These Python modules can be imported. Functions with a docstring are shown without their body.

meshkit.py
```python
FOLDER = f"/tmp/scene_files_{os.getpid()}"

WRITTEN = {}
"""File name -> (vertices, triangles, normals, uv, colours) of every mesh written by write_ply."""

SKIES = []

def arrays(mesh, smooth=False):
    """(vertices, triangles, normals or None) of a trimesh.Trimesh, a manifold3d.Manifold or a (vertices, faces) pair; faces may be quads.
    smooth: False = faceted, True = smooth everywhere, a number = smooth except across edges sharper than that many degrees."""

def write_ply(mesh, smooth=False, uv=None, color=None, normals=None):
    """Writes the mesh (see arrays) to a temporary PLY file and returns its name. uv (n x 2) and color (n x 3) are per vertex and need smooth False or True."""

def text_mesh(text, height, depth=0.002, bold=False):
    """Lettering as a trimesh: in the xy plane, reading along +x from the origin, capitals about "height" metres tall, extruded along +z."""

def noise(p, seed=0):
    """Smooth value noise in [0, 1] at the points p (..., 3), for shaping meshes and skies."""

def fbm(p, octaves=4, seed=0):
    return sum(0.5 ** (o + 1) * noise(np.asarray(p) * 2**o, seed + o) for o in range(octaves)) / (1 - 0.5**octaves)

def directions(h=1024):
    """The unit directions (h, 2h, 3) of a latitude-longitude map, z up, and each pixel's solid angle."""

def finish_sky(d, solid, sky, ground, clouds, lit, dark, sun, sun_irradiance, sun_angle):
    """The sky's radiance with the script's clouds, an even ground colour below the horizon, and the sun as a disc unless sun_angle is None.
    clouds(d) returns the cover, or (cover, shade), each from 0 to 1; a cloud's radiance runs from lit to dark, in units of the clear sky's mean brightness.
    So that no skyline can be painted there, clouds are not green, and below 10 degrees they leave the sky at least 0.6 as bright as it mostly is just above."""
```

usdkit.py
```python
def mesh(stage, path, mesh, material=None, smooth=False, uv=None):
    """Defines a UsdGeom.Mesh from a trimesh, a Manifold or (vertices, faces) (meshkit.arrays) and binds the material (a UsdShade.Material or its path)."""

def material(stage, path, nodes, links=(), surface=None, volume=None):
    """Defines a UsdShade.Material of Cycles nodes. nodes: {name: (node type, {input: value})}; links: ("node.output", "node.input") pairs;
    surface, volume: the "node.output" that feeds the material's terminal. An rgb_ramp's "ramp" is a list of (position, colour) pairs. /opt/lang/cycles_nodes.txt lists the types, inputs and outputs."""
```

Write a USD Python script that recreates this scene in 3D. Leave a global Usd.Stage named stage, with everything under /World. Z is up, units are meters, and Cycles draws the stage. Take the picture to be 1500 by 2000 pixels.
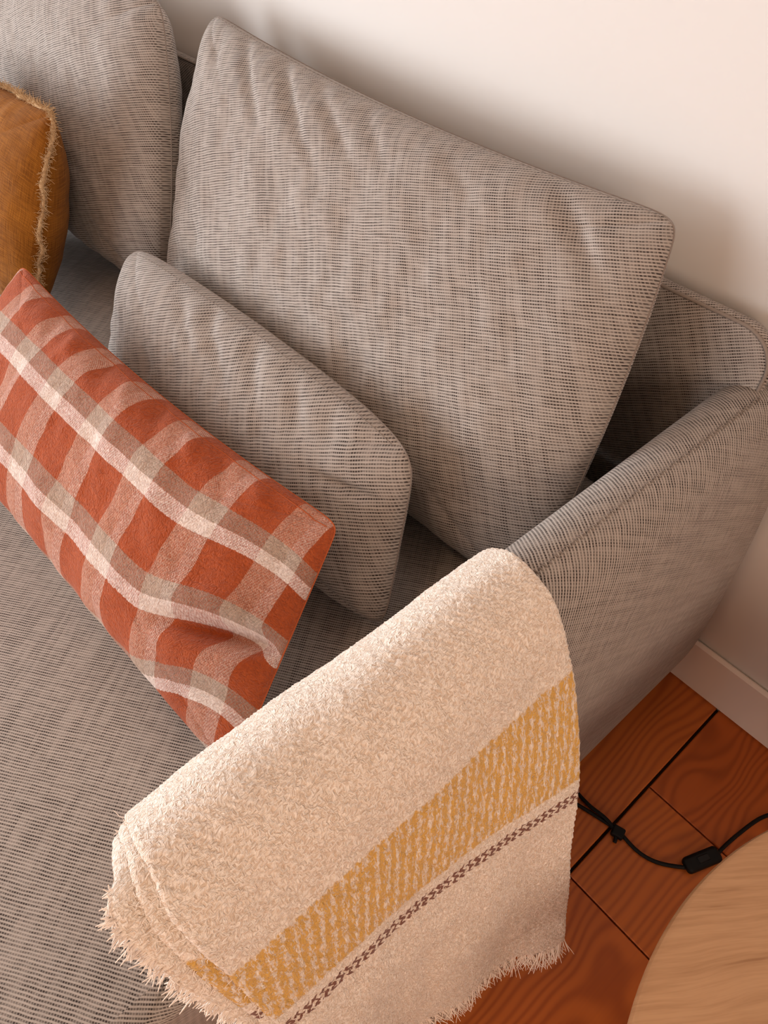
import math
import numpy as np
import trimesh
from scipy.interpolate import CubicSpline, PchipInterpolator
from pxr import Gf, Sdf, Usd, UsdGeom, UsdLux, UsdShade, Vt
import usdkit
from meshkit import fbm, noise

stage = Usd.Stage.CreateInMemory()
UsdGeom.SetStageUpAxis(stage, UsdGeom.Tokens.z)
UsdGeom.SetStageMetersPerUnit(stage, 1.0)
UsdGeom.Xform.Define(stage, "/World")
UsdGeom.Scope.Define(stage, "/World/Looks")

# ---------------------------------------------------------------- camera
AZ, PITCH, F_PX = math.radians(49.1), math.radians(48.0), 1410.0
cam = UsdGeom.Camera.Define(stage, "/World/camera")
right = np.array([math.cos(AZ), math.sin(AZ), 0.0])
ahead = np.array([-math.sin(AZ), math.cos(AZ), 0.0])
back = -(math.cos(PITCH) * ahead - math.sin(PITCH) * np.array([0, 0, 1.0]))
up = np.cross(back, right)
M4 = np.eye(4)
M4[0, :3], M4[1, :3], M4[2, :3], M4[3, :3] = right, up, back, (0, 0, 1.224)
cam.AddTransformOp().Set(Gf.Matrix4d(*M4.ravel().tolist()))
cam.CreateHorizontalApertureAttr(36.0)
cam.CreateVerticalApertureAttr(48.0)
cam.CreateFocalLengthAttr(36.0 * F_PX / 1500.0)
cam.CreateClippingRangeAttr(Gf.Vec2f(0.05, 50))
cam.CreateExposureAttr(0.0)

# ---------------------------------------------------------------- light: the daylight window on the left, a warm ceiling lamp
def rect_light(name, pos, target, w, h, color, power):
    l = UsdLux.RectLight.Define(stage, "/World/" + name)
    l.CreateWidthAttr(w); l.CreateHeightAttr(h)
    l.CreateColorAttr(Gf.Vec3f(*color)); l.CreateIntensityAttr(power)
    z = np.array(pos, float) - np.array(target, float); z /= np.linalg.norm(z)
    x = np.cross([0, 0, 1.0], z); x /= np.linalg.norm(x); y = np.cross(z, x)
    m = np.eye(4); m[0, :3], m[1, :3], m[2, :3], m[3, :3] = x, y, z, pos
    l.AddTransformOp().Set(Gf.Matrix4d(*m.ravel().tolist()))

X0, X1, Y0, Y1, ZC = -3.3, 1.9, -2.7, 0.874, 2.55          # the room
WIN = (-2.0, -0.3, 0.45, 1.95)                            # window in the left wall: y0, y1, z0, z1
rect_light("daylight_window", (X0 - 0.06, -1.15, 1.20), (0, -1.15, 1.20), 1.66, 1.46, (0.91, 0.96, 1.0), 16.0)
WIN2 = (-1.85, -0.25, 0.40, 1.75)                           # window in the front wall: x0, x1, z0, z1
rect_light("daylight_window_front", (-1.05, Y0 - 0.06, 1.075), (-1.05, 0, 1.075), 1.56, 1.31, (0.96, 0.98, 1.0), 5.5)
WIN3 = (-1.9, -0.5, 0.75, 2.10)                            # curtained window in the right wall, evening sun on it: y0, y1, z0, z1
rect_light("curtain_glow", (X1 + 0.06, -1.2, 1.42), (0, -1.2, 1.42), 1.36, 1.30, (1.0, 0.70, 0.47), 6.8)
lamp = UsdLux.SphereLight.Define(stage, "/World/ceiling_lamp_light")
lamp.CreateRadiusAttr(0.15); lamp.CreateColorAttr(Gf.Vec3f(1.0, 0.70, 0.46)); lamp.CreateIntensityAttr(12.0)
lamp.AddTranslateOp().Set(Gf.Vec3d(-0.3, -0.5, 2.35))
dome = UsdLux.DomeLight.Define(stage, "/World/sky")
dome.CreateColorAttr(Gf.Vec3f(0.8, 0.9, 1.0)); dome.CreateIntensityAttr(0.6)

# ---------------------------------------------------------------- material helper
class G:
    """collects Cycles nodes; every call returns the output it makes"""
    def __init__(self):
        self.n, self.l, self.k = {}, [], 0
    def node(self, kind, out, **inp):
        name = f"n{self.k}"; self.k += 1
        given = {}
        for k, v in inp.items():
            if isinstance(v, str) and "." in v and v.split(".")[0] in self.n:
                self.l.append((v, f"{name}.{k}"))
            else:
                given[k] = v
        self.n[name] = (kind, given)
        return f"{name}.{out}"
    def m(self, op, a, b=0.0, c=0.0):
        return self.node("math", "value", math_type=op, value1=a, value2=b, value3=c)
    def step(self, x, lo, hi, a=0.0, b=1.0):
        return self.node("map_range", "result", range_type="smoothstep", value=x, from_min=lo, from_max=hi, to_min=a, to_max=b, clamp=True)
    def mix(self, f, a, b, kind="mix"):
        return self.node("mix", "color", mix_type=kind, fac=f, color1=a, color2=b)
    def uv(self, rot=0.0):
        c = self.node("texture_coordinate", "UV")
        if rot:
            c = self.node("mapping", "vector", vector=c, rotation=(0, 0, math.radians(rot)))
        s = self.node("separate_xyz", "x", vector=c)
        return s, s.split(".")[0] + ".y"
    def vec(self, x, y, z=0.0):
        return self.node("combine_xyz", "vector", x=x, y=y, z=z)
    def noise(self, v, scale=1.0, detail=2.0, rough=0.5, out="fac", dist=0.0):
        return self.node("noise_texture", out, vector=v, scale=scale, detail=detail, roughness=rough, distortion=dist)
    def done(self, path, color, rough=0.85, spec=0.25, height=None, dist=0.001, strength=1.0, sheen=0.0, coat=0.0, coat_rough=0.2):
        kw = dict(base_color=color, roughness=rough, specular_ior_level=spec)
        if sheen:
            kw.update(sheen_weight=sheen, sheen_roughness=0.5)
        if coat:
            kw.update(coat_weight=coat, coat_roughness=coat_rough)
        if height:
            kw["normal"] = self.node("bump", "normal", height=height, distance=dist, strength=strength)
        p = self.node("principled_bsdf", "BSDF", **kw)
        return usdkit.material(stage, "/World/Looks/" + path, self.n, self.l, surface=p)

def plain(path, color, rough=0.5, spec=0.4, coat=0.0):
    return G().done(path, color, rough, spec, coat=coat)

LIGHT_YARN, DARK_YARN = (0.43, 0.375, 0.335), (0.036, 0.025, 0.021)
def sofa_fabric(path, rot=0.0, row=0.0040, col=0.0032, amount=1.0):
    g = G()
    U, V = g.uv(rot)
    wob = g.noise(g.vec(g.m("multiply", U, 9), g.m("multiply", V, 9)), 1.0, 2.0)
    wob2 = g.noise(g.vec(g.m("multiply", U, 90), g.m("multiply", V, 40)), 1.0, 1.0)
    V2 = g.m("add", V, g.m("add", g.m("multiply", wob, 0.005), g.m("multiply", wob2, 0.0009)))
    rw = g.m("multiply_add", g.m("sine", g.m("multiply", V2, 2 * math.pi / row)), 0.5, 0.5)
    cw = g.m("multiply_add", g.m("sine", g.m("multiply", g.m("add", U, g.m("multiply", wob2, 0.0012)), 2 * math.pi / col)), 0.5, 0.5)
    slub = g.noise(g.vec(g.m("multiply", U, 120), g.m("multiply", V, 9)), 1.0, 3.0, 0.65)
    slub2 = g.noise(g.vec(g.m("multiply", U, 30), g.m("multiply", V, 260)), 1.0, 2.0, 0.6)
    dark = g.step(rw, 0.30, 0.72)
    dot = g.step(cw, 0.55, 0.98, 1.0, 0.42)
    s = g.step(g.m("add", slub, g.m("multiply", g.m("subtract", slub2, 0.5), 0.7)), 0.30, 0.70, 0.50, 1.0)
    fac = g.m("multiply", g.m("multiply", dark, dot), g.m("multiply", s, amount))
    fac = g.m("minimum", fac, 0.97)
    lt = g.mix(g.step(slub2, 0.3, 0.7), LIGHT_YARN, tuple(0.86 * c for c in LIGHT_YARN))
    col_ = g.mix(fac, lt, DARK_YARN)
    h = g.m("subtract", g.m("multiply", g.m("subtract", 1.0, dark), 0.8), g.m("multiply", cw, 0.25))
    return g.done(path, col_, 0.9, 0.15, h, 0.0007, 0.45, sheen=0.12)

M = {}
M["sofa_cushion"] = sofa_fabric("sofa_fabric_cushion", -23)
M["sofa_lumbar"] = sofa_fabric("sofa_fabric_lumbar", -27)
M["sofa_seat"] = sofa_fabric("sofa_fabric_seat", -36, 0.0035, 0.0028, amount=0.98)
M["sofa_arm"] = sofa_fabric("sofa_fabric_arm", -59)
M["sofa_back"] = sofa_fabric("sofa_fabric_back", -30)
M["seam"] = plain("seam_thread", (0.24, 0.20, 0.175), 0.9, 0.1)
M["welt"] = plain("welt_cord", (0.25, 0.205, 0.175), 0.9, 0.1)

def plaid(path):
    g = G()
    U, V = g.uv()
    n = g.noise(g.vec(g.m("multiply", U, 7), g.m("multiply", V, 7)), 1.0, 2.0)
    U1 = g.m("add", U, g.m("multiply", g.m("subtract", n, 0.5), 0.006))
    V1 = g.m("add", V, g.m("multiply", g.m("subtract", n, 0.5), 0.004))
    pu = g.m("fraction", g.m("divide", g.m("add", U1, 2.0 * 0.107 * 10 - 0.008), 0.107))      # warp bands across the width
    warp_w = g.m("multiply", g.step(pu, 0.0, 0.012), g.step(pu, 0.435, 0.447, 1.0, 0.0))
    warp_w2 = g.m("multiply", g.step(pu, 0.27, 0.282), warp_w)
    pv = g.m("fraction", g.m("divide", g.m("add", V1, -10 * 0.112 + 0.080), -0.112))          # weft bands, measured down from the top seam
    grey = g.m("multiply", g.step(pv, 0.0, 0.012), g.step(pv, 0.222, 0.234, 1.0, 0.0))
    white = g.m("multiply", g.step(pv, 0.222, 0.234), g.step(pv, 0.405, 0.417, 1.0, 0.0))
    inside = g.step(V, -0.05, -0.048, 1.0, 0.0)
    grey, white = g.m("multiply", grey, inside), g.m("multiply", white, inside)
    ORANGE, CREAM, GREY, W2 = (0.40, 0.078, 0.020), (0.60, 0.40, 0.30), (0.34, 0.27, 0.21), (0.86, 0.76, 0.70)
    warp = g.mix(warp_w2, g.mix(warp_w, ORANGE, CREAM), (0.70, 0.52, 0.43))
    weft = g.mix(white, g.mix(grey, ORANGE, GREY), W2)
    # twill: which of the two threads is on top, with a fuzzy nap
    tw = g.m("sine", g.m("multiply", g.m("add", U, V), 2 * math.pi / 0.0026))
    tw2 = g.m("sine", g.m("multiply", g.m("subtract", U, g.m("multiply", V, 0.4)), 2 * math.pi / 0.0031))
    fuzz = g.noise(g.vec(g.m("multiply", U, 420), g.m("multiply", V, 300)), 1.0, 3.0, 0.6)
    fuzz2 = g.noise(g.vec(g.m("multiply", U, 170), g.m("multiply", V, 170)), 1.0, 3.0, 0.6, dist=1.5)
    f = g.m("add", g.m("multiply", tw, 0.16), g.m("add", g.m("multiply", tw2, 0.08), g.m("multiply_add", g.m("subtract", fuzz, 0.5), 0.9, 0.60)))
    f = g.step(f, 0.12, 1.00)
    c = g.mix(f, warp, weft)
    c = g.mix(g.step(fuzz2, 0.35, 0.7, 0.0, 0.3), c, (0.30, 0.09, 0.04), "multiply")
    h = g.m("add", g.m("multiply", fuzz2, 1.0), g.m("multiply", fuzz, 0.4))
    return g.done(path, c, 0.95, 0.1, h, 0.004, 0.9, sheen=0.15)
M["plaid"] = plaid("plaid_wool")

def velvet(path):
    g = G()
    U, V = g.uv()
    a = g.noise(g.vec(g.m("multiply", U, 30), g.m("multiply", V, 700)), 1.0, 3.0, 0.6)
    b = g.noise(g.vec(g.m("multiply", U, 700), g.m("multiply", V, 25)), 1.0, 3.0, 0.6)
    big = g.noise(g.vec(g.m("multiply", U, 9), g.m("multiply", V, 14)), 1.0, 3.0)
    f = g.step(g.m("add", g.m("multiply", a, 0.5), g.m("add", g.m("multiply", b, 0.35), g.m("multiply", big, 0.25))), 0.38, 0.74)
    c = g.mix(f, (0.125, 0.037, 0.003), (0.33, 0.125, 0.016))
    return g.done(path, c, 0.85, 0.1, f, 0.0012, 0.5, sheen=0.03)
M["mustard"] = velvet("mustard_slub_linen")
M["mustard_fringe"] = plain("mustard_fringe", (0.46, 0.30, 0.16), 0.9, 0.1)
M["orange_thread"] = plain("orange_thread", (0.40, 0.09, 0.03), 0.9, 0.1)

def blanket(path):
    g = G()
    U, V = g.uv()                                             # U along the arm, V down the cloth
    wb = g.noise(g.vec(g.m("multiply", U, 45), g.m("multiply", V, 45)), 1.0, 2.0)
    U2, V2 = g.m("multiply_add", wb, 0.012, U), g.m("multiply_add", wb, -0.010, V)
    la = g.noise(g.vec(g.m("multiply", U2, 190), g.m("multiply", V2, 560)), 1.0, 2.0, 0.55, dist=0.8)
    lb_ = g.noise(g.vec(g.m("multiply", U2, 560), g.m("multiply", V2, 190)), 1.0, 2.0, 0.55, dist=0.8)
    chk = g.m("multiply", g.m("sine", g.m("multiply", U2, 2 * math.pi / 0.0086)), g.m("sine", g.m("multiply", V2, 2 * math.pi / 0.0086)))
    loop = g.node("mix_float", "result", fac=g.step(chk, -0.25, 0.25), a=la, b=lb_)
    streak = g.noise(g.vec(g.m("multiply", U, 330), g.m("multiply", V, 120)), 1.0, 3.0, 0.65)
    fine = g.noise(g.vec(g.m("multiply", U, 600), g.m("multiply", V, 600)), 1.0, 2.0)
    wob = g.noise(g.vec(g.m("multiply", U, 180), 0.0), 1.0, 1.0)
    V1 = g.m("add", V, g.m("multiply", g.m("subtract", wob, 0.5), 0.010))
    band = g.m("multiply", g.step(V1, 0.396, 0.399), g.step(V, 0.481, 0.484, 1.0, 0.0))
    rib = g.m("multiply_add", g.m("sine", g.m("multiply", g.m("add", U, g.m("multiply", V, 0.25)), 2 * math.pi / 0.0125)), 0.5, 0.5)
    yel = g.step(g.m("add", g.m("multiply", streak, 0.62), g.m("add", g.m("multiply", loop, 0.45), g.m("multiply", rib, 0.10))), 0.50, 0.61, 0.0, 0.95)
    CREAM = g.mix(g.step(loop, 0.36, 0.60), (0.69, 0.54, 0.42), (0.91, 0.81, 0.72))
    c = g.mix(g.m("multiply", band, yel), CREAM, g.mix(fine, (0.58, 0.30, 0.045), (0.74, 0.43, 0.085)))
    st = g.m("multiply", g.step(V, 0.4955, 0.4970), g.step(V, 0.5105, 0.5120, 1.0, 0.0))
    dash = g.m("sine", g.m("multiply", g.m("add", U, g.m("multiply", g.m("pingpong", V, 0.0042), 1.5)), 2 * math.pi / 0.0105))
    dash = g.step(g.m("add", dash, g.m("multiply", g.m("subtract", loop, 0.5), 4.0)), -0.35, 0.2)
    c = g.mix(g.m("multiply", st, dash), c, (0.20, 0.075, 0.05))
    h = g.m("add", loop, g.m("multiply", fine, 0.25))
    return g.done(path, c, 0.95, 0.1, h, 0.003, 0.9, sheen=0.3)
M["blanket"] = blanket("cream_wool")
M["wool_fringe"] = plain("wool_fringe", (0.86, 0.75, 0.66), 0.9, 0.1)

def wall_paint(path, color):
    g = G()
    p = g.node("geometry", "position")
    n = g.noise(p, 90, 4.0, 0.6)
    return g.done(path, color, 0.75, 0.25, n, 0.0006, 0.25)
M["wall"] = wall_paint("wall_paint", (0.66, 0.63, 0.605))
M["wall_tan"] = wall_paint("tan_paint", (0.42, 0.30, 0.21))
M["ceiling"] = wall_paint("ceiling_paint", (0.40, 0.33, 0.27))
M["base"] = wall_paint("baseboard_paint", (0.74, 0.65, 0.59))

def pine(path, c0, c1, seed, knot=False):
    g = G()
    p = g.node("geometry", "position")
    p = g.node("mapping", "vector", vector=p, location=(seed * 1.7, seed * 0.37, 0))
    s = g.node("separate_xyz", "x", vector=p)
    x, y = s, s.split(".")[0] + ".y"
    warp = g.noise(g.vec(g.m("multiply", x, 7), g.m("multiply", y, 2.0 if not knot else 2.6)), 1.0, 2.0, 0.5)
    ring = g.m("multiply_add", warp, 0.13 if not knot else 0.30, x)
    w = g.m("multiply_add", g.m("sine", g.m("multiply", ring, 2 * math.pi / (0.021 if knot else 0.013))), 0.5, 0.5)
    fine = g.noise(g.vec(g.m("multiply", x, 260), g.m("multiply", y, 6)), 1.0, 3.0, 0.6)
    f = g.m("add", g.m("multiply", g.m("power", w, 1.6), 0.65), g.m("multiply", fine, 0.35))
    c = g.mix(f, c0, c1)
    return g.done(path, c, 0.40, 0.22, f, 0.0005, 0.12)
FLOORS = [pine(f"pine_floor_{'abcd'[i]}", c0, c1, 3.1 * i + 1, k) for i, (c0, c1, k) in enumerate([
    ((0.50, 0.132, 0.022), (0.32, 0.078, 0.015), False), ((0.46, 0.110, 0.019), (0.28, 0.062, 0.012), True),
    ((0.52, 0.141, 0.026), (0.33, 0.082, 0.017), False), ((0.48, 0.121, 0.020), (0.29, 0.062, 0.012), True)])]
M["gap"] = plain("floor_gap", (0.045, 0.020, 0.010), 0.9, 0.1)

def oak(path):
    g = G()
    p = g.node("geometry", "position")
    p = g.node("mapping", "vector", vector=p, rotation=(0, 0, math.radians(-55)))
    s = g.node("separate_xyz", "x", vector=p)
    x, y = s, s.split(".")[0] + ".y"
    warp = g.noise(g.vec(g.m("multiply", x, 4), g.m("multiply", y, 9)), 1.0, 3.0)
    yy = g.m("multiply_add", warp, 0.03, y)
    fine = g.noise(g.vec(g.m("multiply", x, 14), g.m("multiply", yy, 330)), 1.0, 4.0, 0.6)
    line = g.noise(g.vec(g.m("multiply", x, 5), g.m("multiply", yy, 75)), 1.0, 3.0, 0.6)
    f = g.m("add", g.m("multiply", fine, 0.45), g.m("multiply", line, 0.55))
    c = g.mix(g.step(f, 0.35, 0.68), (0.50, 0.29, 0.15), (0.38, 0.205, 0.098))
    c = g.mix(g.step(line, 0.58, 0.68, 0.0, 0.7), c, (0.26, 0.12, 0.05))
    return g.done(path, c, 0.5, 0.35, f, 0.0004, 0.2)
M["oak"] = oak("oak_tabletop")
M["oak_leg"] = plain("oak_leg", (0.45, 0.25, 0.12), 0.5)
M["rubber"] = plain("black_plastic", (0.004, 0.0037, 0.0035), 0.55, 0.2)
M["rocker"] = plain("black_rocker", (0.006, 0.0055, 0.005), 0.45, 0.25)
M["black_leg"] = plain("black_metal", (0.02, 0.02, 0.02), 0.4)

# ---------------------------------------------------------------- prim helpers
used = {}
def numbered(parent, name):
    k = used.get((parent, name), 0); used[(parent, name)] = k + 1
    return name if k == 0 else f"{name}_{k:03d}"

def thing(name, label, cat, loc=(0, 0, 0), rotz=0, group=None):
    x = UsdGeom.Xform.Define(stage, "/World/" + numbered("/World", name))
    x.AddTranslateOp().Set(Gf.Vec3d(*loc))
    if rotz:
        x.AddRotateZOp().Set(rotz)
    p = x.GetPrim(); p.SetCustomDataByKey("label", label); p.SetCustomDataByKey("category", cat)
    if group:
        p.SetCustomDataByKey("group", group)
    return p

BASE = {}
def part(name, mesh, mat, parent=None, smooth=40, uv=None, label=None, kind=None):
    """a mesh; vertices are given in world coordinates and moved to the parent's base"""
    pp = str(parent.GetPath()) if parent is not None else "/World"
    path = pp + "/" + numbered(pp, name)
    off = np.array(BASE.get(pp, (0, 0, 0)))
    if isinstance(mesh, tuple):
        mesh = (np.asarray(mesh[0], float) - off, mesh[1])
    else:
        mesh = mesh.copy(); mesh.apply_translation(-off)
    m = usdkit.mesh(stage, path, mesh, mat, smooth=smooth, uv=uv)
    p = m.GetPrim()
    if label:
        p.SetCustomDataByKey("label", label)
    if kind:
        p.SetCustomDataByKey("kind", kind)
    BASE[path] = BASE.get(pp, (0, 0, 0))
    return p

def base_thing(name, label, cat, loc, group=None):
    t = thing(name, label, cat, loc, 0, group)
    BASE[str(t.GetPath())] = loc
    return t

def struct(name, mesh, mat, smooth=False):
    return part(name, mesh, mat, None, smooth, kind="structure")

def curves(name, lines, width, mat, parent, label=None):
    pp = str(parent.GetPath()); path = pp + "/" + numbered(pp, name)
    off = np.array(BASE.get(pp, (0, 0, 0)))
    c = UsdGeom.BasisCurves.Define(stage, path)
    pts = np.vstack(lines) - off
    c.CreatePointsAttr(Vt.Vec3fArray.FromNumpy(pts.astype(np.float32)))
    c.CreateCurveVertexCountsAttr(Vt.IntArray([len(l) for l in lines]))
    c.CreateTypeAttr("linear")
    w = np.concatenate([np.linspace(width, width * 0.45, len(l)) for l in lines])
    c.CreateWidthsAttr(Vt.FloatArray.FromNumpy(w.astype(np.float32))); c.SetWidthsInterpolation("vertex")
    UsdShade.MaterialBindingAPI.Apply(c.GetPrim()).Bind(mat)
    p = c.GetPrim(); p.SetCustomDataByKey("kind", "stuff")
    if label:
        p.SetCustomDataByKey("label", label)
    return p

def box(x0, x1, y0, y1, z0, z1):
    b = trimesh.creation.box((x1 - x0, y1 - y0, z1 - z0)); b.apply_translation(((x0 + x1) / 2, (y0 + y1) / 2, (z0 + z1) / 2))
    return b

def bevel_box(x0, x1, y0, y1, z0, z1, r):
    from shapely.geometry import box as sbox
    lo = sbox(x0 + r, y0 + r, x1 - r, y1 - r)
    pts = []
    for z, e in ((z0, 0), (z0 + r, r), (z1 - r, r), (z1, 0)):
        for x, y in ((x0, y0), (x1, y0), (x1, y1), (x0, y1)):
            sx = 1 if x == x0 else -1; sy = 1 if y == y0 else -1
            pts.append((x + sx * (r - e), y + sy * (r - e), z))
    return trimesh.convex.convex_hull(np.array(pts))

def round_box(x0, x1, y0, y1, z0, z1, r, n=3):
    s = trimesh.creation.icosphere(n, r)
    vs = [s.vertices + (x, y, z) for x in (x0 + r, x1 - r) for y in (y0 + r, y1 - r) for z in (z0 + r, z1 - r)]
    return trimesh.convex.convex_hull(np.vstack(vs))

def grid_faces(n, m, flip=False, off=0):
    i, j = np.meshgrid(np.arange(n - 1), np.arange(m - 1), indexing="ij")
    a = (i * m + j).ravel() + off
    f = np.stack([a, a + m, a + m + 1, a + 1], 1)
    return f[:, ::-1] if flip else f

def tri(f):
    return np.vstack([f[:, [0, 1, 2]], f[:, [0, 2, 3]]])

def tube(pts, r, k=8, closed=False):
    pts = np.asarray(pts, float); n = len(pts)
    t = np.gradient(pts, axis=0)
    if closed:
        t = np.roll(pts, -1, 0) - np.roll(pts, 1, 0)
    t /= np.linalg.norm(t, axis=1, keepdims=True) + 1e-12
    a = np.array([0, 0, 1.0]) if abs(t[0, 2]) < 0.9 else np.array([1.0, 0, 0])
    u = np.zeros_like(pts)
    for i in range(n):
        a = a - (a @ t[i]) * t[i]; a /= np.linalg.norm(a); u[i] = a
    v = np.cross(t, u)
    th = np.arange(k) * 2 * np.pi / k
    r = np.broadcast_to(r, (n,))
    P = pts[:, None] + r[:, None, None] * (np.cos(th)[None, :, None] * u[:, None] + np.sin(th)[None, :, None] * v[:, None])
    P = P.reshape(-1, 3)
    F = []
    for i in range(n if closed else n - 1):
        j = (i + 1) % n
        for q in range(k):
            F.append((i * k + q, i * k + (q + 1) % k, j * k + (q + 1) % k, j * k + q))
    F = tri(np.array(F))
    if not closed:
        P = np.vstack([P, pts[0], pts[-1]])
        c0, c1 = n * k, n * k + 1
        F = np.vstack([F, [(c0, (q + 1) % k, q) for q in range(k)], [(c1, (n - 1) * k + q, (n - 1) * k + (q + 1) % k) for q in range(k)]])
    return P, F

# ---------------------------------------------------------------- the room
def slab(name, mesh, mat):
    return struct(name, mesh, mat)
slab("wall_back", box(X0 - 0.1, X1 + 0.1, Y1, Y1 + 0.1, -0.06, ZC), M["wall"])
slab("wall_right", trimesh.util.concatenate([
    box(X1, X1 + 0.1, Y0, WIN3[0], 0, ZC), box(X1, X1 + 0.1, WIN3[1], Y1, 0, ZC),
    box(X1, X1 + 0.1, WIN3[0], WIN3[1], 0, WIN3[2]), box(X1, X1 + 0.1, WIN3[0], WIN3[1], WIN3[3], ZC)]), M["wall_tan"])
slab("wall_front", trimesh.util.concatenate([
    box(X0 - 0.1, WIN2[0], Y0 - 0.1, Y0, 0, ZC), box(WIN2[1], X1 + 0.1, Y0 - 0.1, Y0, 0, ZC),
    box(WIN2[0], WIN2[1], Y0 - 0.1, Y0, 0, WIN2[2]), box(WIN2[0], WIN2[1], Y0 - 0.1, Y0, WIN2[3], ZC)]), M["wall_tan"])
slab("wall_left", trimesh.util.concatenate([
    box(X0 - 0.1, X0, Y0, WIN[0], 0, ZC), box(X0 - 0.1, X0, WIN[1], Y1, 0, ZC),
    box(X0 - 0.1, X0, WIN[0], WIN[1], 0, WIN[2]), box(X0 - 0.1, X0, WIN[0], WIN[1], WIN[3], ZC)]), M["wall"])
slab("ceiling", box(X0 - 0.1, X1 + 0.1, Y0 - 0.1, Y1 + 0.1, ZC, ZC + 0.1), M["ceiling"])
slab("baseboard_back", bevel_box(X0, X1, Y1 - 0.012, Y1, 0.0, 0.123, 0.005), M["base"])
win = UsdGeom.Xform.Define(stage, "/World/window_1").GetPrim(); win.SetCustomDataByKey("kind", "structure")
fr = [box(X0 - 0.03, X0 + 0.02, WIN[0], WIN[0] + 0.05, WIN[2], WIN[3]), box(X0 - 0.03, X0 + 0.02, WIN[1] - 0.05, WIN[1], WIN[2], WIN[3]),
      box(X0 - 0.03, X0 + 0.02, WIN[0], WIN[1], WIN[2], WIN[2] + 0.05), box(X0 - 0.03, X0 + 0.02, WIN[0], WIN[1], WIN[3] - 0.05, WIN[3])]
part("window_frame", trimesh.util.concatenate(fr), M["base"], win, smooth=False)

win2 = UsdGeom.Xform.Define(stage, "/World/window_2").GetPrim(); win2.SetCustomDataByKey("kind", "structure")
fr = [box(WIN2[0], WIN2[0] + 0.05, Y0 - 0.03, Y0 + 0.02, WIN2[2], WIN2[3]), box(WIN2[1] - 0.05, WIN2[1], Y0 - 0.03, Y0 + 0.02, WIN2[2], WIN2[3]),
      box(WIN2[0], WIN2[1], Y0 - 0.03, Y0 + 0.02, WIN2[2], WIN2[2] + 0.05), box(WIN2[0], WIN2[1], Y0 - 0.03, Y0 + 0.02, WIN2[3] - 0.05, WIN2[3])]
part("window_frame", trimesh.util.concatenate(fr), M["base"], win2, smooth=False)

win3 = UsdGeom.Xform.Define(stage, "/World/window_3").GetPrim(); win3.SetCustomDataByKey("kind", "structure")
fr = [box(X1 - 0.02, X1 + 0.03, WIN3[0], WIN3[0] + 0.05, WIN3[2], WIN3[3]), box(X1 - 0.02, X1 + 0.03, WIN3[1] - 0.05, WIN3[1], WIN3[2], WIN3[3]),
      box(X1 - 0.02, X1 + 0.03, WIN3[0], WIN3[1], WIN3[2], WIN3[2] + 0.05), box(X1 - 0.02, X1 + 0.03, WIN3[0], WIN3[1], WIN3[3] - 0.05, WIN3[3])]
part("window_frame", trimesh.util.concatenate(fr), M["base"], win3, smooth=False)

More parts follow.
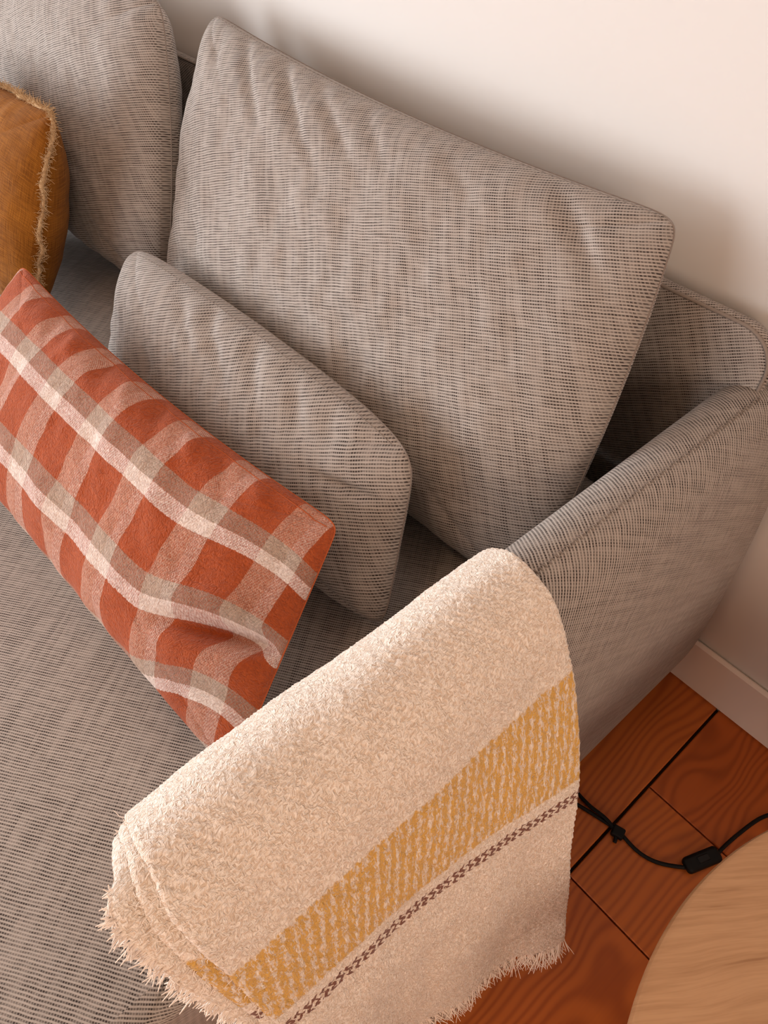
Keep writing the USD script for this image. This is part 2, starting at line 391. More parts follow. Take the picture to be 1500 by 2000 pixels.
# floor: pine boards running towards the wall, with tight butt joints
fl = UsdGeom.Xform.Define(stage, "/World/floor").GetPrim(); fl.SetCustomDataByKey("kind", "structure")
part("subfloor", box(X0, X1, Y0, Y1, -0.06, -0.016), M["gap"], fl, smooth=False)
rng = np.random.default_rng(5)
def board(x0, x1, y0, y1, mat, tilt=0.0):
    b = bevel_box(x0 + 0.0024, x1 - 0.0024, y0 + 0.0012, y1 - 0.0012, -0.016, 0.0, 0.0014)
    part("floorboard", b, mat, fl, smooth=False)
cols = [(-0.065 + 0.213 * k, -0.065 + 0.213 * (k + 1)) for k in range(-15, 10)]
for k, (a, b) in enumerate(cols):
    a, b = max(a, X0), min(b, X1)
    if b - a < 0.02:
        continue
    kk = k - 15
    if kk == 0:
        cuts = [Y1, 0.6515, 0.4385, 0.0, -0.9, -1.9, Y0]
    elif kk == -1:
        cuts = [Y1, -0.35, -1.5, Y0]
    else:
        cuts = [Y1]
        while cuts[-1] > Y0 + 0.4:
            cuts.append(cuts[-1] - rng.uniform(0.45, 1.1))
        cuts = cuts[:-1] + [Y0] if cuts[-1] < Y0 else cuts + [Y0]
    for i, (hi, lo) in enumerate(zip(cuts[:-1], cuts[1:])):
        if kk == 0:
            mat = FLOORS[(1, 0, 3, 2, 1, 0)[i]]
        elif kk == -1:
            mat = FLOORS[2]
        else:
            mat = FLOORS[int(rng.integers(4))]
        board(a, b, lo, hi, mat)

# ---------------------------------------------------------------- the sofa
sofa = base_thing("sofa", "long grey-beige woven fabric sofa with rounded low arm standing against the white wall", "sofa", (-1.25, 0.4, 0.0))
ARM = np.array([(-0.288, 0.20), (-0.290, 0.45), (-0.291, 0.58), (-0.286, 0.616), (-0.270, 0.643), (-0.245, 0.654), (-0.218, 0.648), (-0.194, 0.620), (-0.176, 0.565), (-0.163, 0.48), (-0.156, 0.38), (-0.154, 0.26), (-0.157, 0.15), (-0.166, 0.085), (-0.185, 0.065)])
ARM[9:, 0] += np.array([0.002, 0.004, 0.006, 0.008, 0.008, 0.008])
def arm_mesh(mirror=False):
    s = np.r_[0, np.cumsum(np.hypot(*np.diff(ARM, axis=0).T))]
    q = np.linspace(0, s[-1], 90)
    prof = PchipInterpolator(s, ARM)(q)
    ys = np.concatenate([np.linspace(-0.012, 0.02, 8), np.linspace(0.03, 0.81, 40), np.linspace(0.82, 0.858, 10)])
    c = np.array([-0.225, 0.30])
    P = np.zeros((len(ys), len(prof), 3)); UV = np.zeros((len(ys), len(prof), 2))
    for i, y in enumerate(ys):
        k = 1.0
        if y < 0.02:
            k = math.sqrt(max(0, 1 - ((0.02 - y) / 0.032) ** 2))
        inset = (1 - k) * 0.03
        if y > 0.82:
            inset = 0.012 * ((y - 0.82) / 0.04) ** 2
        d = prof - c; L = np.linalg.norm(d, axis=1, keepdims=True)
        pr = prof - d / L * np.minimum(inset, L * 0.5)
        P[i, :, 0], P[i, :, 1], P[i, :, 2] = pr[:, 0], y, pr[:, 1]
        UV[i, :, 0], UV[i, :, 1] = y, -q
    if mirror:
        P[..., 0] = 2 * MID - P[..., 0]
    v = P.reshape(-1, 3); uv = UV.reshape(-1, 2)
    f = grid_faces(len(ys), len(prof), flip=mirror)
    f = tri(f)
    n, m = len(ys), len(prof)
    caps = []
    for row, rev in ((0, False), (n - 1, True)):
        cidx = len(v); v = np.vstack([v, v[row * m:(row + 1) * m].mean(0)]); uv = np.vstack([uv, uv[row * m + m // 2]])
        for j in range(m - 1):
            a, b = row * m + j, row * m + j + 1
            caps.append((cidx, b, a) if rev ^ mirror else (cidx, a, b))
    f = np.vstack([f, caps])
    f = f[:, ::-1]
    return (v, f), uv
MID = -1.25
(am, auv) = arm_mesh()
arm = part("armrest", am, M["sofa_arm"], sofa, True, auv)
sy = np.linspace(0.0, 0.82, 260)
sx = -0.229 + 0.0012 * np.sin(sy * 9)
sz = np.interp(sx, [-0.245, -0.218], [0.654, 0.648]) + 0.0002
part("seam", tube(np.c_[sx, sy, sz], 0.0008, 6), M["seam"], arm, True)
rg = np.random.default_rng(3)
stitches = []
for y in np.arange(0.3, 0.82, 0.0062):
    x = -0.229 + 0.0012 * math.sin(y * 9)
    stitches.append(trimesh.Trimesh(*tube([(x - 0.0032, y - 0.0012, 0.6520), (x, y, 0.6527), (x + 0.0030, y + 0.0012, 0.6500)], 0.0010, 5)))
part("stitching", trimesh.util.concatenate(stitches), M["seam"], arm, True, kind="stuff")
(am2, auv2) = arm_mesh(True)
part("armrest", am2, M["sofa_arm"], sofa, True, auv2)

# backrest: a thin upholstered panel with rounded top and top corners, welted front edge
def backrest():
    x0, x1, z0, zt, y0, y1, R = -2.27, -0.232, 0.10, 0.730, 0.822, 0.858, 0.055
    # outline of the panel in xz (right corner rounded), then a rounded rim
    th = np.linspace(0, np.pi / 2, 24)
    out = [(x1, z0)] + [(x1, z) for z in np.linspace(0.15, zt - R, 30)] + [(x1 - R + R * math.cos(t), zt - R + 0.62 * R * math.sin(t) + 0.38 * R * math.sin(t)) for t in th[1:]]
    out += [(x, zt) for x in np.linspace(x1 - R, x0 + R, 120)[1:]] + [(x0 + R - R * math.sin(t), zt - R + R * math.cos(t)) for t in th[1:]]
    out += [(x0, z) for z in np.linspace(zt - R, 0.15, 30)[1:]] + [(x0, z0)]
    out = np.array(out)
    cen = np.array([(x0 + x1) / 2, 0.40])
    tan = np.gradient(out, axis=0); tan /= np.linalg.norm(tan, axis=1, keepdims=True)
    nor = np.c_[tan[:, 1], -tan[:, 0]]
    rim = [(0.05, y0), (0.03, y0 - 0.0005), (0.012, y0), (0.004, y0 + 0.003), (0.0005, y0 + 0.008), (0.002, y0 + 0.016), (0.008, y1 - 0.008), (0.018, y1 - 0.001), (0.05, y1)]
    P = np.array([[(*(p - n * e)[:1], y, (p - n * e)[1]) for (e, y) in rim] for p, n in zip(out, nor)])
    v = P.reshape(-1, 3)
    n, m = len(out), len(rim)
    f = tri(grid_faces(n, m))
    ci = len(v); v = np.vstack([v, [cen[0], y0 + 0.001, cen[1]]])
    f = np.vstack([f, [(ci, (i + 1) * m, i * m) for i in range(n - 1)]])
    uv = np.c_[v[:, 0], v[:, 2] + (v[:, 1] - y0) * 0.8]
    return (v, f), uv, P
(bm, buv, BP) = backrest()
bk = part("backrest", bm, M["sofa_back"], sofa, True, buv)
part("welt", tube(BP[:, 3] + (0, -0.0012, 0.0), 0.0024, 8), M["welt"], bk, True)
bs = round_box(-2.27, -0.215, -0.50, 0.80, 0.085, 0.268, 0.02)
bv = np.array(bs.vertices)
part("base", (bv, np.array(bs.faces)), M["sofa_seat"], sofa, True, np.c_[bv[:, 0] + bv[:, 1], bv[:, 2] + 0.3 * bv[:, 1]])
for x in (-2.15, -0.30):
    for y in (-0.40, 0.72):
        part("leg", trimesh.Trimesh(*tube([(x, y, 0.0), (x, y, 0.09)], [0.014, 0.019], 16)), M["black_leg"], sofa, 40)

# ---------------------------------------------------------------- seat cushion (T shaped, its front wraps round the arm)
def seat():
    from shapely.geometry import Polygon
    poly = Polygon([(-2.205, 0.775), (-0.298, 0.775), (-0.298, -0.035), (-0.206, -0.035), (-0.206, -0.48), (-2.275, -0.48), (-2.275, -0.035), (-2.205, -0.035)])
    poly = poly.buffer(-0.02).buffer(0.02, quad_segs=6)
    rings, levels = [], [(0.0, 0.275), (0.0, 0.398), (0.0035, 0.409), (0.011, 0.4155), (0.03, 0.4185)]
    nx, ny = 220, 150
    X, Y = np.meshgrid(np.linspace(-2.27, -0.21, nx), np.linspace(-0.475, 0.77, ny), indexing="ij")
    import shapely
    # top sheet: triangulated grid clipped to the inset outline, walls from offset outlines
    outl = []
    q = None
    for e, z in levels:
        r = poly.buffer(-e, join_style=1)
        c = np.array([r.exterior.interpolate(d, normalized=True).coords[0] for d in np.linspace(0, 1, 900, endpoint=False)])
        if q is not None:                                     # keep ring points in step
            k = np.argmin(np.hypot(*(c - q[0]).T)); c = np.roll(c, -k, 0)
            if np.hypot(*(c[5] - q[5])) > np.hypot(*(c[-5] - q[5])):
                c = np.roll(c[::-1], 1, 0)
        q = c
        outl.append(np.c_[c, np.full(len(c), z)])
    n = 900
    v = np.vstack(outl); F = []
    for l in range(len(levels) - 1):
        a = np.arange(n) + l * n; b = np.roll(np.arange(n), -1) + l * n
        F += [np.stack([a, b, b + n], 1), np.stack([a, b + n, a + n], 1)]
    walls = trimesh.Trimesh(v, np.vstack(F), process=False)
    top = poly.buffer(-0.03)
    tv, tf = trimesh.creation.triangulate_polygon(top, engine="earcut")
    t = trimesh.Trimesh(np.c_[tv, np.full(len(tv), 0.4185)], tf)
    t = t.subdivide_to_size(0.035, max_iter=12)
    d = np.array([shapely.distance(top.exterior, shapely.Point(p[:2])) for p in t.vertices])
    vz = t.vertices.copy()
    vz[:, 2] += 0.006 * (1 - np.exp(-d / 0.08)) + 0.004 * (fbm(np.c_[vz[:, :2] * 5, np.zeros(len(vz))], 2, 4) - 0.5) * (1 - np.exp(-d / 0.05))
    t = trimesh.Trimesh(vz, t.faces)
    if t.face_normals[:, 2].mean() < 0:
        t.invert()
    walls.fix_normals()
    return walls, t
walls, topm = seat()
sc = base_thing("seat_cushion", "wide flat grey-beige woven seat cushion under all the loose cushions", "seat cushion", (-1.25, 0.15, 0.268))
wv = np.array(walls.vertices)
part("boxing", (wv, np.array(walls.faces)), M["sofa_seat"], sc, True, np.c_[wv[:, 0] + 0.3 * wv[:, 1], wv[:, 1] + wv[:, 2]])
tv = np.array(topm.vertices)
part("top_panel", (tv, np.array(topm.faces)), M["sofa_seat"], sc, True, tv[:, :2])

# ---------------------------------------------------------------- loose cushions
def pillow(TL, TR, BR, BL, nrm, tf, tb, se=7, p=0.5, a=2.4, bow=(0.0, 0.0, 0.0, 0.0), heavy=0.0, disp=None, n=(170, 120), seed=1, pucker=0.004, ears=0.0):
    """front and back sheets over the seam outline TL TR BR BL; bow: inward bow of top, right, bottom, left seams (m)"""
    TL, TR, BR, BL = (np.array(c, float) for c in (TL, TR, BR, BL))
    nrm = np.array(nrm, float); nrm /= np.linalg.norm(nrm)
    t = np.linspace(-1, 1, n[0]); t2 = np.linspace(-1, 1, n[1])
    u0 = np.sin(t * np.pi / 2) * 0.6 + t * 0.4; v0 = np.sin(t2 * np.pi / 2) * 0.6 + t2 * 0.4
    U, V = np.meshgrid(u0, v0, indexing="ij")                # V: -1 bottom, 1 top
    au, av = np.abs(U), np.abs(V)
    mx = np.maximum(au, av)
    sc_ = mx / np.maximum((au ** se + av ** se) ** (1 / se), 1e-9)
    sc_ = np.where(mx < 1e-9, 1, sc_)
    Us, Vs = U * sc_, V * sc_
    A, B = (Us + 1) / 2, (Vs + 1) / 2
    P = (1 - A)[..., None] * (1 - B)[..., None] * BL + A[..., None] * (1 - B)[..., None] * BR + (1 - A)[..., None] * B[..., None] * TL + A[..., None] * B[..., None] * TR
    ex = (TR - TL + BR - BL); ex /= np.linalg.norm(ex)
    ey = (TL - BL + TR - BR); ey -= (ey @ ex) * ex; ey /= np.linalg.norm(ey)
    W = (np.linalg.norm(TR - TL) + np.linalg.norm(BR - BL)) / 2; H = (np.linalg.norm(TL - BL) + np.linalg.norm(TR - BR)) / 2
    cu, cv = 1 - Us ** 2, 1 - Vs ** 2
    P -= (ey * bow[0]) * (cu * np.clip(Vs, 0, 1) ** 2)[..., None]
    P += (ey * bow[2]) * (cu * np.clip(-Vs, 0, 1) ** 2)[..., None]
    P -= (ex * bow[1]) * (cv * np.clip(Us, 0, 1) ** 2)[..., None]
    P += (ex * bow[3]) * (cv * np.clip(-Us, 0, 1) ** 2)[..., None]
    h = np.clip((1 - au ** a) * (1 - av ** a), 0, 1) ** p
    h = h * (1 - heavy * Vs * (1 - 0.3 * np.abs(Vs)))
    # gathers: small folds running in from the seam
    du, dv = (1 - au) * W / 2, (1 - av) * H / 2
    g1 = np.sin(Us * W * 55 + 5 * fbm(np.stack([Us * 3, Vs * 0 + seed, Us * 0], -1), 2, seed)) * np.exp(-dv / 0.035) * (1 - np.exp(-dv / 0.006))
    g2 = np.sin(Vs * H * 60 + 5 * fbm(np.stack([Vs * 3, Us * 0 + seed, Us * 0], -1), 2, seed + 3)) * np.exp(-du / 0.03) * (1 - np.exp(-du / 0.006))
    amp = fbm(np.stack([Us * 2.5, Vs * 2, Us * 0 + seed], -1), 2, seed + 9)
    lump = (fbm(np.stack([Us * W * 7, Vs * H * 7, Us * 0 + seed], -1), 3, seed + 5) - 0.5) * 0.02
    fd = pucker * (g1 + g2) * amp + lump * h
    if disp is not None:
        fd = fd + disp(Us, Vs)
    F = P + nrm * (tf * h + fd * np.minimum(1, h * 2.5))[..., None]
    Bk = P - nrm * (tb * h + lump * h)[..., None]
    # arc-length style uv in metres on the front sheet
    F0 = P + nrm * (tf * h)[..., None]
    du_ = np.linalg.norm(np.diff(F0, axis=0), axis=2); uu = np.vstack([np.zeros((1, n[1])), np.cumsum(du_, 0)])
    uu = uu - uu[n[0] // 2][None]
    dv_ = np.linalg.norm(np.diff(F0, axis=1), axis=2); vv = np.hstack([np.zeros((n[0], 1)), np.cumsum(dv_, 1)])
    vv = vv - vv[:, -1:]                                     # measured down from the top seam
    f1 = tri(grid_faces(*n)); f2 = tri(grid_faces(*n, flip=True))
    return dict(front=(F.reshape(-1, 3), f1), back=(Bk.reshape(-1, 3), f2), uv=np.c_[uu.ravel(), vv.ravel()], flat=np.c_[((A - 0.5) * W).ravel(), ((B - 1) * H * 1.12).ravel()], F=F, P=P,
                rim=np.vstack([P[:, -1], P[-1, ::-1][1:], P[::-1, 0][1:], P[0][1:-1]]), n=nrm)

def cushion(name, label, cat, pl, mat, seam_mat, seam_r=0.0016, group=None, uv="uv"):
    lo = np.vstack([pl["F"].reshape(-1, 3), pl["back"][0]])
    base = (float(lo[:, 0].mean()), float(lo[:, 1].mean()), float(lo[:, 2].min()))
    t = base_thing(name, label, cat, base, group)
    part("front_panel", pl["front"], mat, t, True, pl[uv])
    part("back_panel", pl["back"], mat, t, True, pl[uv])
    if seam_r:
        part("seam", tube(pl["rim"], seam_r, 6, True), seam_mat, t, True)
        j = int(np.argmin(np.abs(pl["uv"].reshape(*pl["F"].shape[:2], 2)[pl["F"].shape[0] // 2, :, 1] + 0.022)))
        part("topstitch", tube(pl["F"][6:-6, j] + pl["n"] * 0.0001, 0.0006, 6), seam_mat, t, True)
    return t

def fold(u, v, x, y, ang, length, width, depth):
    """a soft crease: negative = valley"""
    c, s = math.cos(ang), math.sin(ang)
    a, b = (u - x) * c + (v - y) * s, -(u - x) * s + (v - y) * c
    return depth * np.exp(-(b / width) ** 2) * np.exp(-(a / length) ** 2)

# large back cushion in the middle of the picture
def d_big(u, v):
    o = 0
    for x, a, l, d in ((-0.78, 1.9, 0.16, -0.006), (-0.55, 2.2, 0.3, -0.010), (-0.30, 2.25, 0.34, -0.012), (-0.08, 2.3, 0.25, -0.008), (0.12, 2.2, 0.2, -0.006), (0.45, 2.3, 0.2, -0.004), (0.80, 2.1, 0.2, -0.010)):
        o = o + fold(u, v, x, 0.80, a, l, 0.035, d)
    return o
cb = pillow((-1.344, 0.765, 0.866), (-0.376, 0.765, 0.843), (-0.297, 0.495, 0.450), (-1.185, 0.495, 0.450), (0, -0.90, 0.44), 0.108, 0.085, se=30, p=0.44, a=3.0,
            bow=(0.020, -0.014, 0.0, 0.0), heavy=0.06, disp=d_big, n=(260, 180), seed=2, pucker=0.0035)
cushion("back_cushion", "large grey-beige woven back cushion leaning on the sofa back beside the arm", "cushion", cb, M["sofa_cushion"], M["seam"], 0.0013, uv="flat")

# back cushion at the left, cut by the frame
kb = pillow((-2.25, 0.72, 0.88), (-1.430, 0.712, 0.880), (-1.240, 0.505, 0.452), (-2.15, 0.505, 0.452), (0.10, -0.94, 0.32), 0.105, 0.09, se=16, p=0.40, a=3.4,
            bow=(0.0, -0.03, 0.0, 0.0), heavy=0.06, n=(220, 160), seed=6, pucker=0.003)
cushion("back_cushion", "grey-beige woven back cushion at the upper left corner behind the mustard cushion", "cushion", kb, M["sofa_cushion"], M["seam"], 0.0013, uv="flat")

# small lumbar cushion
def d_lum(u, v):
    o = 0
    for x, y, a, l, d in ((-0.25, 0.72, 2.2, 0.30, -0.006), (-0.05, 0.74, 2.1, 0.30, -0.008), (0.22, 0.76, 2.0, 0.25, -0.008), (0.48, 0.78, 1.9, 0.22, -0.008), (0.66, 0.80, 1.7, 0.2, -0.006), (0.82, 0.38, 0.5, 0.14, -0.010)):
        o = o + fold(u, v, x, y, a, l, 0.05, d)
    return o
lb = pillow((-1.158, 0.435, 0.620), (-0.442, 0.435, 0.644), (-0.372, 0.318, 0.442), (-1.085, 0.318, 0.442), (0, -0.90, 0.43), 0.076, 0.045, se=9, p=0.5, a=3.0,
            bow=(-0.012, 0.0, 0.0, 0.0), heavy=0.15, disp=d_lum, n=(220, 120), seed=11, pucker=0.003)
cushion("lumbar_cushion", "low narrow grey-beige woven lumbar cushion behind the orange plaid cushion", "cushion", lb, M["sofa_lumbar"], M["seam"], 0.0012, uv="flat")

# plaid cushion
def d_pl(u, v):
    o = fold(u, v, 0.86, -0.17, 0.90, 0.30, 0.055, -0.034) + fold(u, v, 0.76, -0.06, 0.90, 0.26, 0.085, 0.012) + fold(u, v, 0.92, -0.34, 0.90, 0.26, 0.09, 0.010)
    for x, d in ((-0.72, 0.006), (-0.5, -0.006), (-0.33, 0.006), (-0.12, -0.008), (0.05, 0.007), (0.22, -0.008), (0.42, 0.006), (0.56, -0.007), (0.74, 0.005)):
        o = o + fold(u, v, x, 0.88, 1.9, 0.22, 0.045, d)
    return o
pb = pillow((-1.190, 0.262, 0.628), (-0.428, 0.305, 0.622), (-0.345, 0.078, 0.446), (-1.16, 0.040, 0.446), (-0.03, -0.60, 0.80), 0.066, 0.05, se=34, p=0.55, a=2.6,
            bow=(0.018, 0.0, 0.0, 0.0), heavy=0.02, disp=d_pl, n=(260, 160), seed=21, pucker=0.004)
tq = np.clip((pb["uv"][:, 0] - 0.20) / 0.19, 0, 1); pb["uv"][:, 1] *= 1 + 0.38 * tq * tq * (3 - 2 * tq)      # the cloth is drawn up towards the right hand seam
pc = cushion("plaid_cushion", "burnt orange cushion with white and grey plaid lying tilted on the seat", "cushion", pb, M["plaid"], M["orange_thread"], 0.0009)

# mustard cushion with ragged fringe
mb = pillow((-1.86, 0.435, 0.755), (-1.335, 0.430, 0.778), (-1.285, 0.262, 0.470), (-1.84, 0.275, 0.470), (0.02, -0.88, 0.46), 0.075, 0.105, se=26, p=0.5, a=2.4,
            bow=(0.008, 0.004, 0.0, 0.0), heavy=0.1, n=(150, 120), seed=31, pucker=0.004)
mc = cushion("mustard_cushion", "mustard brown slub linen cushion with ragged fringed edge at the left of the frame", "cushion", mb, M["mustard"], M["mustard_fringe"], 0.0)
rim = mb["rim"]; nm = mb["n"]
cen = rim.mean(0)
rg = np.random.default_rng(8)
seglen = np.r_[0, np.cumsum(np.linalg.norm(np.diff(rim, axis=0), axis=1))]
core = np.stack([np.interp(np.linspace(0, seglen[-1], 700), seglen, rim[:, k]) for k in range(3)], 1)
outw = core - cen; outw -= (outw @ nm)[:, None] * nm; outw /= np.linalg.norm(outw, axis=1, keepdims=True)
wig = fbm(np.c_[np.linspace(0, 40, 700), np.zeros(700), np.zeros(700)], 3, 2) - 0.5
part("fringe_tape", tube(core + outw * 0.004 + nm * (wig * 0.022)[:, None], 0.0028 + 0.006 * np.abs(wig), 8, True), M["mustard_fringe"], mc, True, label="tan ragged edging of the mustard cushion")
hairs = []
for k in range(7500):
    i = int(rg.integers(700)); o = core[i] + outw[i] * 0.004 + nm * (wig[i] * 0.022)
    d = outw[i] * rg.uniform(0.1, 1.0) + nm * rg.normal(0, 0.8) + rg.normal(0, 0.35, 3); d /= np.linalg.norm(d)
    e = rg.normal(0, 1, 3); L = rg.uniform(0.003, 0.0075)
    hairs.append(np.array([o, o + d * L * 0.45 + e * 0.001, o + d * L * 0.8 + e * 0.0028, o + d * L * 0.75 + e * 0.005]))
curves("fringe", hairs, 0.0011, M["mustard_fringe"], mc, label="tan thread fringe")

# ---------------------------------------------------------------- throw blanket over the arm
BS = np.array([0, .08, .15, .203, .237, .261, .305, .353, .389, .474, .546, .634, .722, .797, .874])
BP_ = np.array([(-.318, .445), (-.315, .52), (-.307, .58), (-.291, .629), (-.268, .657), (-.246, .668), (-.208, .659), (-.177, .624), (-.162, .59), (-.13, .511), (-.11, .442), (-.092, .356), (-.075, .27), (-.063, .196), (-.05, .12)])
RS = np.array([0, .08, .15, .203, .237, .261, .305, .353, .389, .484, .515, .60, .69, .79])
RP = np.array([(-.318, .396, .445), (-.315, .396, .52), (-.307, .396, .58), (-.291, .395, .628), (-.268, .392, .656), (-.246, .387, .668), (-.208, .385, .659), (-.177, .385, .624), (-.162, .384, .590), (-.0895, .340, .4987), (-.079, .329, .482), (-.056, .312, .40), (-.034, .300, .325), (-.0145, .290, .2525)])
base_path = CubicSpline(BS, BP_); right_path = PchipInterpolator(RS, RP)
def cloth(s_end, left_pts, off, right_in, nt, ns, seed, amp=0.002, s0=0.0):
    s = np.linspace(s0, 1, ns); t = np.linspace(0, 1, nt)
    T, S0 = np.meshgrid(t, s, indexing="ij")
    send = s_end + 0.007 * (fbm(np.stack([T * 6, T * 0 + seed, T * 0], -1), 3, seed) - 0.5)
    S = S0 * send
    bp = base_path(np.minimum(S, 0.874)); rp = right_path(np.minimum(S, 0.79))
    ls, ly = zip(*left_pts)
    yl = np.interp(S, ls, ly)
    w = T ** 2.2
    x = (1 - w) * bp[..., 0] + w * rp[..., 0]; z = (1 - w) * bp[..., 1] + w * rp[..., 2]
    y = yl + (rp[..., 1] - right_in - yl) * T
    P = np.stack([x, y, z], -1)
    ds, dt = np.gradient(P, axis=1), np.gradient(P, axis=0)
    N = np.cross(dt, ds); N /= np.linalg.norm(N, axis=2, keepdims=True)
    N *= np.sign(N[nt // 2, int(ns * 0.6)] @ np.array([1.0, 0, 0.3]))
    uvw = np.stack([T * 0.41, S, T * 0], -1)
    w_ = amp * (fbm(uvw * 14, 2, seed) - 0.5) * 4
    wave = 0.006 * np.clip((S - 0.45) / 0.3, 0, 1) * np.sin(T * 13 + S * 6 + seed)
    P = P + N * (off + w_ + wave)[..., None]
    return P, N, np.stack([T * 0.41, S], -1)
def knit(uv, seed):
    u, v = uv[..., 0], uv[..., 1]
    wv_ = np.sin(u * 2 * np.pi / 0.0074 + 2.2 * fbm(np.stack([u * 60, v * 60, u * 0], -1), 2, seed)) * np.sin(v * 2 * np.pi / 0.0082 + 2.2 * fbm(np.stack([u * 60, v * 60, u * 0 + 7], -1), 2, seed + 1))
    return 0.0008 * wv_ + 0.0010 * (fbm(np.stack([u * 260, v * 260, u * 0], -1), 2, seed + 2) - 0.5) * 2
def thick_cloth(P, N, uv, th, seed):
    nt, ns = P.shape[:2]
    k = knit(uv, seed)
    e = np.minimum(np.minimum(np.arange(nt), np.arange(nt)[::-1])[:, None] * 1.0, np.minimum(np.arange(ns), np.arange(ns)[::-1])[None, :] * 1.0)
    r = np.sqrt(np.clip(1 - (1 - np.clip(e / 3.0, 0, 1)) ** 2, 0.0, 1))
    A = P + N * (th / 2 * r + k)[..., None]; B = P - N * (th / 2 * r)[..., None]
    v = np.vstack([A.reshape(-1, 3), B.reshape(-1, 3)])
    f1 = tri(grid_faces(nt, ns)); f2 = tri(grid_faces(nt, ns, flip=True, off=nt * ns))
    i = np.arange(nt * ns).reshape(nt, ns)
    loop = np.r_[i[:, 0], i[-1, 1:], i[::-1, -1][1:], i[0, ::-1][1:-1]]
    nx = np.roll(loop, -1); q = np.stack([loop, nx, nx + nt * ns, loop + nt * ns], 1)
    f = np.vstack([f1, f2, tri(q)])
    a = np.cross(v[f1[:, 1]] - v[f1[:, 0]], v[f1[:, 2]] - v[f1[:, 0]]).sum(0)
    if a @ N.reshape(-1, 3).sum(0) < 0:
        f = f[:, ::-1]
    return (v, f), np.vstack([uv.reshape(-1, 2)] * 2)
throw = base_thing("throw_blanket", "folded cream wool throw blanket with mustard stripe and fringe draped over the sofa arm", "blanket", (-0.16, 0.17, 0.2))
LEFT1 = [(0, -.020), (.23, -.024), (.285, -.026), (.319, -.031), (.346, -.028), (.388, -.022), (.478, -.014), (.80, .03)]
LEFT2 = [(0, -.028), (.25, -.033), (.292, -.041), (.324, -.044), (.352, -.040), (.39, -.036), (.44, -.028), (.8, .03)]
LEFT3 = [(0, -.038), (.22, -.040), (.262, -.048), (.287, -.060), (.31, -.061), (.345, -.055), (.387, -.050), (.439, -.038), (.8, .03)]
P1, N1, UV1 = cloth(0.785, LEFT1, 0.0015, 0.0, 230, 420, 3)
o1 = part("outer_layer", thick_cloth(P1, N1, UV1, 0.0065, 3)[0], M["blanket"], throw, True, thick_cloth(P1, N1, UV1, 0.0065, 3)[1])
P2, N2, UV2 = cloth(0.72, LEFT2, -0.0055, 0.006, 150, 260, 5, 0.001)
UV2b = UV2 + (0.1, 0.035)
mm, uu_ = thick_cloth(P2, N2, UV2b, 0.006, 5)
o2 = part("middle_layer", mm, M["blanket"], throw, True, uu_)
P3, N3, UV3 = cloth(0.70, LEFT3, -0.0105, 0.012, 150, 240, 7, 0.001)
mm, uu_ = thick_cloth(P3, N3, UV3 + (0.0, -0.35), 0.006, 7)
o3 = part("inner_layer", mm, M["blanket"], throw, True, uu_)
def fringe(root, direction, n_, length, seed, width=0.0011, droop=0.3, wild=1.0):
    rg = np.random.default_rng(seed); L = []
    root = np.asarray(root); direction = np.asarray(direction)
    for k in range(n_):
        q = rg.uniform(0, len(root) - 1.001); i = int(q); fr_ = q - i
        o = root[i] * (1 - fr_) + root[i + 1] * fr_; d = direction[i] / np.linalg.norm(direction[i])
        tang = root[i + 1] - root[i]; tang /= np.linalg.norm(tang) + 1e-9
        cl = math.sin(q * 0.75) * 0.35 + 0.4 * (fbm(np.array([[q * 0.15, seed, 0]]), 2, seed)[0] - 0.5)
        l = length * rg.uniform(0.55, 1.1) * (0.75 + 0.5 * noise(np.array([[q * 0.11, seed + 3, 0]]), seed)[0])
        d2 = d + tang * (cl + rg.normal(0, 0.16 * wild)) + rg.normal(0, 0.10 * wild, 3); d2 /= np.linalg.norm(d2)
        c = rg.normal(0, 0.0012, 3)
        L.append(np.array([o - d * 0.004, o + d2 * l * 0.4 + c, o + d2 * l * 0.75 + c * 2.2 - (0, 0, droop * l * 0.12), o + d2 * l - (0, 0, droop * l * 0.3) + c * 3.0]))
    return L
hem, hdir = P1[:, -1], P1[:, -1] - P1[:, -4]
curves("fringe", fringe(hem, hdir, 1200, 0.033, 4, wild=0.8), 0.0012, M["wool_fringe"], throw, label="short cream fringe along the hem")
sl = slice(92, 200)
curves("fringe", fringe(P3[0, sl], P3[0, sl] - P3[3, sl], 560, 0.0075, 5, wild=0.35), 0.0014, M["wool_fringe"], throw, label="frayed cream edge of the inner layer")
sl = slice(110, 330)
curves("fringe", fringe(P1[0, sl], P1[0, sl] - P1[3, sl], 110, 0.0015, 6, wild=0.4), 0.0008, M["wool_fringe"], throw, label="fuzzy cut edge of the outer layer")
curves("fringe", fringe(P2[0, 60:220], P2[0, 60:220] - P2[3, 60:220], 80, 0.0015, 9, wild=0.4), 0.0008, M["wool_fringe"], throw)

# ---------------------------------------------------------------- round side table
table = base_thing("side_table", "round light oak side table on slim legs beside the sofa arm", "table", (0.417, 0.355, 0.0))
Rt, zt = 0.368, 0.45
prof = [(0.0, zt - 0.022), (Rt - 0.010, zt - 0.022), (Rt - 0.003, zt - 0.019), (Rt, zt - 0.012), (Rt, zt - 0.006), (Rt - 0.0015, zt - 0.002), (Rt - 0.005, zt), (0.0, zt)]
tp = trimesh.creation.revolve(prof, sections=160); tp.apply_translation((0.417, 0.355, 0))
part("tabletop", tp, M["oak"], table, 30)
for k in range(3):
    a = math.radians(20 + 120 * k); c, s = math.cos(a), math.sin(a)
    part("leg", trimesh.Trimesh(*tube([(0.417 + 0.27 * c, 0.355 + 0.27 * s, 0.0), (0.417 + 0.20 * c, 0.355 + 0.20 * s, zt - 0.022)], [0.011, 0.017], 20)), M["oak_leg"], table, 40)
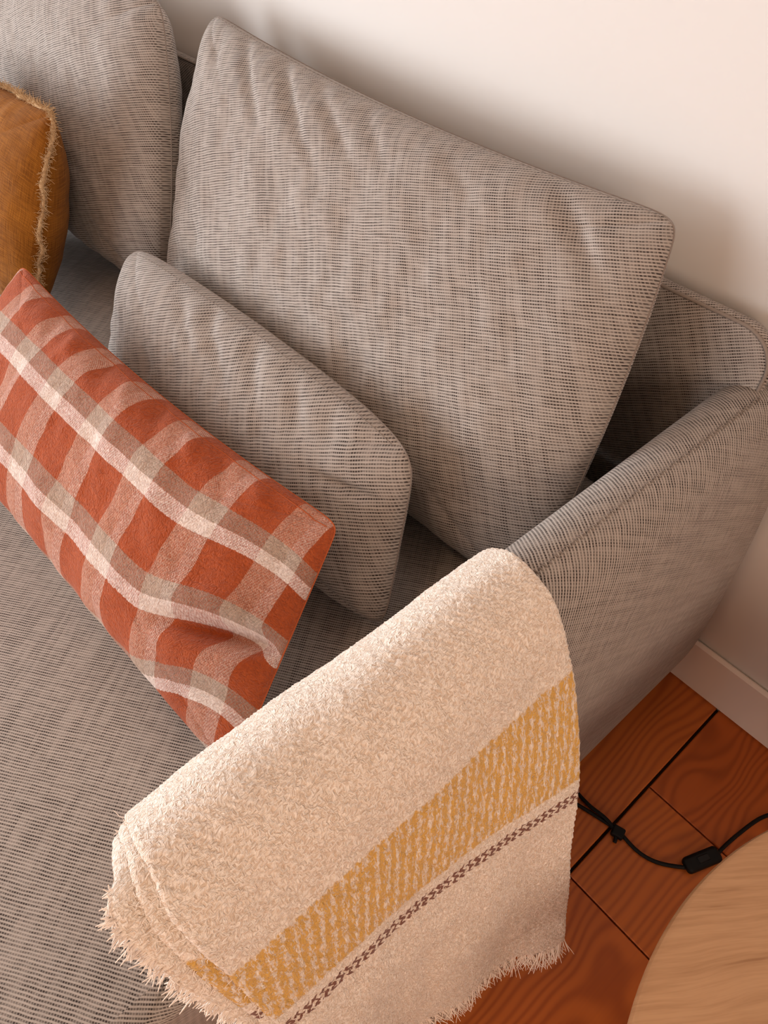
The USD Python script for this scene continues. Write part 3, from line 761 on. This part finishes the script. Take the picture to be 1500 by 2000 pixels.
ring = [(0.417 + 0.20 * math.cos(q), 0.355 + 0.20 * math.sin(q), zt - 0.032) for q in np.linspace(0, 2 * np.pi, 64, endpoint=False)]
part("apron_ring", tube(ring, 0.010, 10, True), M["oak_leg"], table, 40)

# ---------------------------------------------------------------- black lamp cord with inline switch
cord = base_thing("power_cord", "black power cord with inline switch lying on the floorboards by the table", "power cord", (0.02, 0.57, 0.0))
def smooth_line(pts, n_=80):
    pts = np.array(pts, float); s = np.r_[0, np.cumsum(np.linalg.norm(np.diff(pts, axis=0), axis=1))]
    return CubicSpline(s, pts)(np.linspace(0, s[-1], n_))
r = 0.0031
part("cable", tube(smooth_line([(-0.200, 0.505, r), (-0.126, 0.533, r), (-0.080, 0.545, r), (-0.051, 0.550, r), (-0.02, 0.548, r), (0.013, 0.556, r), (0.034, 0.570, r + .001), (0.050, 0.583, 0.007)]), r, 10), M["rubber"], cord, True)
part("cable", tube(smooth_line([(-0.200, 0.545, r), (-0.134, 0.549, r), (-0.105, 0.547, 0.0055), (-0.080, 0.549, 0.0075), (-0.052, 0.541, 0.006), (-0.046, 0.531, r)], 60), r, 10), M["rubber"], cord, True)
part("cable", tube(smooth_line([(0.072, 0.638, 0.007), (0.074, 0.668, r + .001), (0.080, 0.708, r), (0.093, 0.757, r), (0.13, 0.80, r), (0.24, 0.82, r), (0.40, 0.80, r)]), r, 10), M["rubber"], cord, True)
sw = round_box(-0.0125, 0.0125, -0.031, 0.031, 0.0, 0.017, 0.0065, 2)
sw_r = trimesh.transformations.rotation_matrix(math.atan2(0.062, 0.025) - math.pi / 2, (0, 0, 1))
sw.apply_transform(sw_r); sw.apply_translation((0.0608, 0.612, 0.0))
swp = part("switch_box", sw, M["rubber"], cord, 40, label="black inline switch housing")
rk = round_box(-0.005, 0.005, -0.010, 0.010, 0.0145, 0.0185, 0.0016, 2); rk.apply_transform(sw_r); rk.apply_translation((0.0608, 0.612, 0.0))
part("rocker", rk, M["rocker"], swp, 40)
cl = round_box(-0.010, 0.010, -0.009, 0.009, 0.0, 0.012, 0.003, 2)
cl.apply_transform(trimesh.transformations.rotation_matrix(0.3, (0, 0, 1))); cl.apply_translation((-0.052, 0.547, 0.0))
part("cable_tie", cl, M["rubber"], cord, 40)
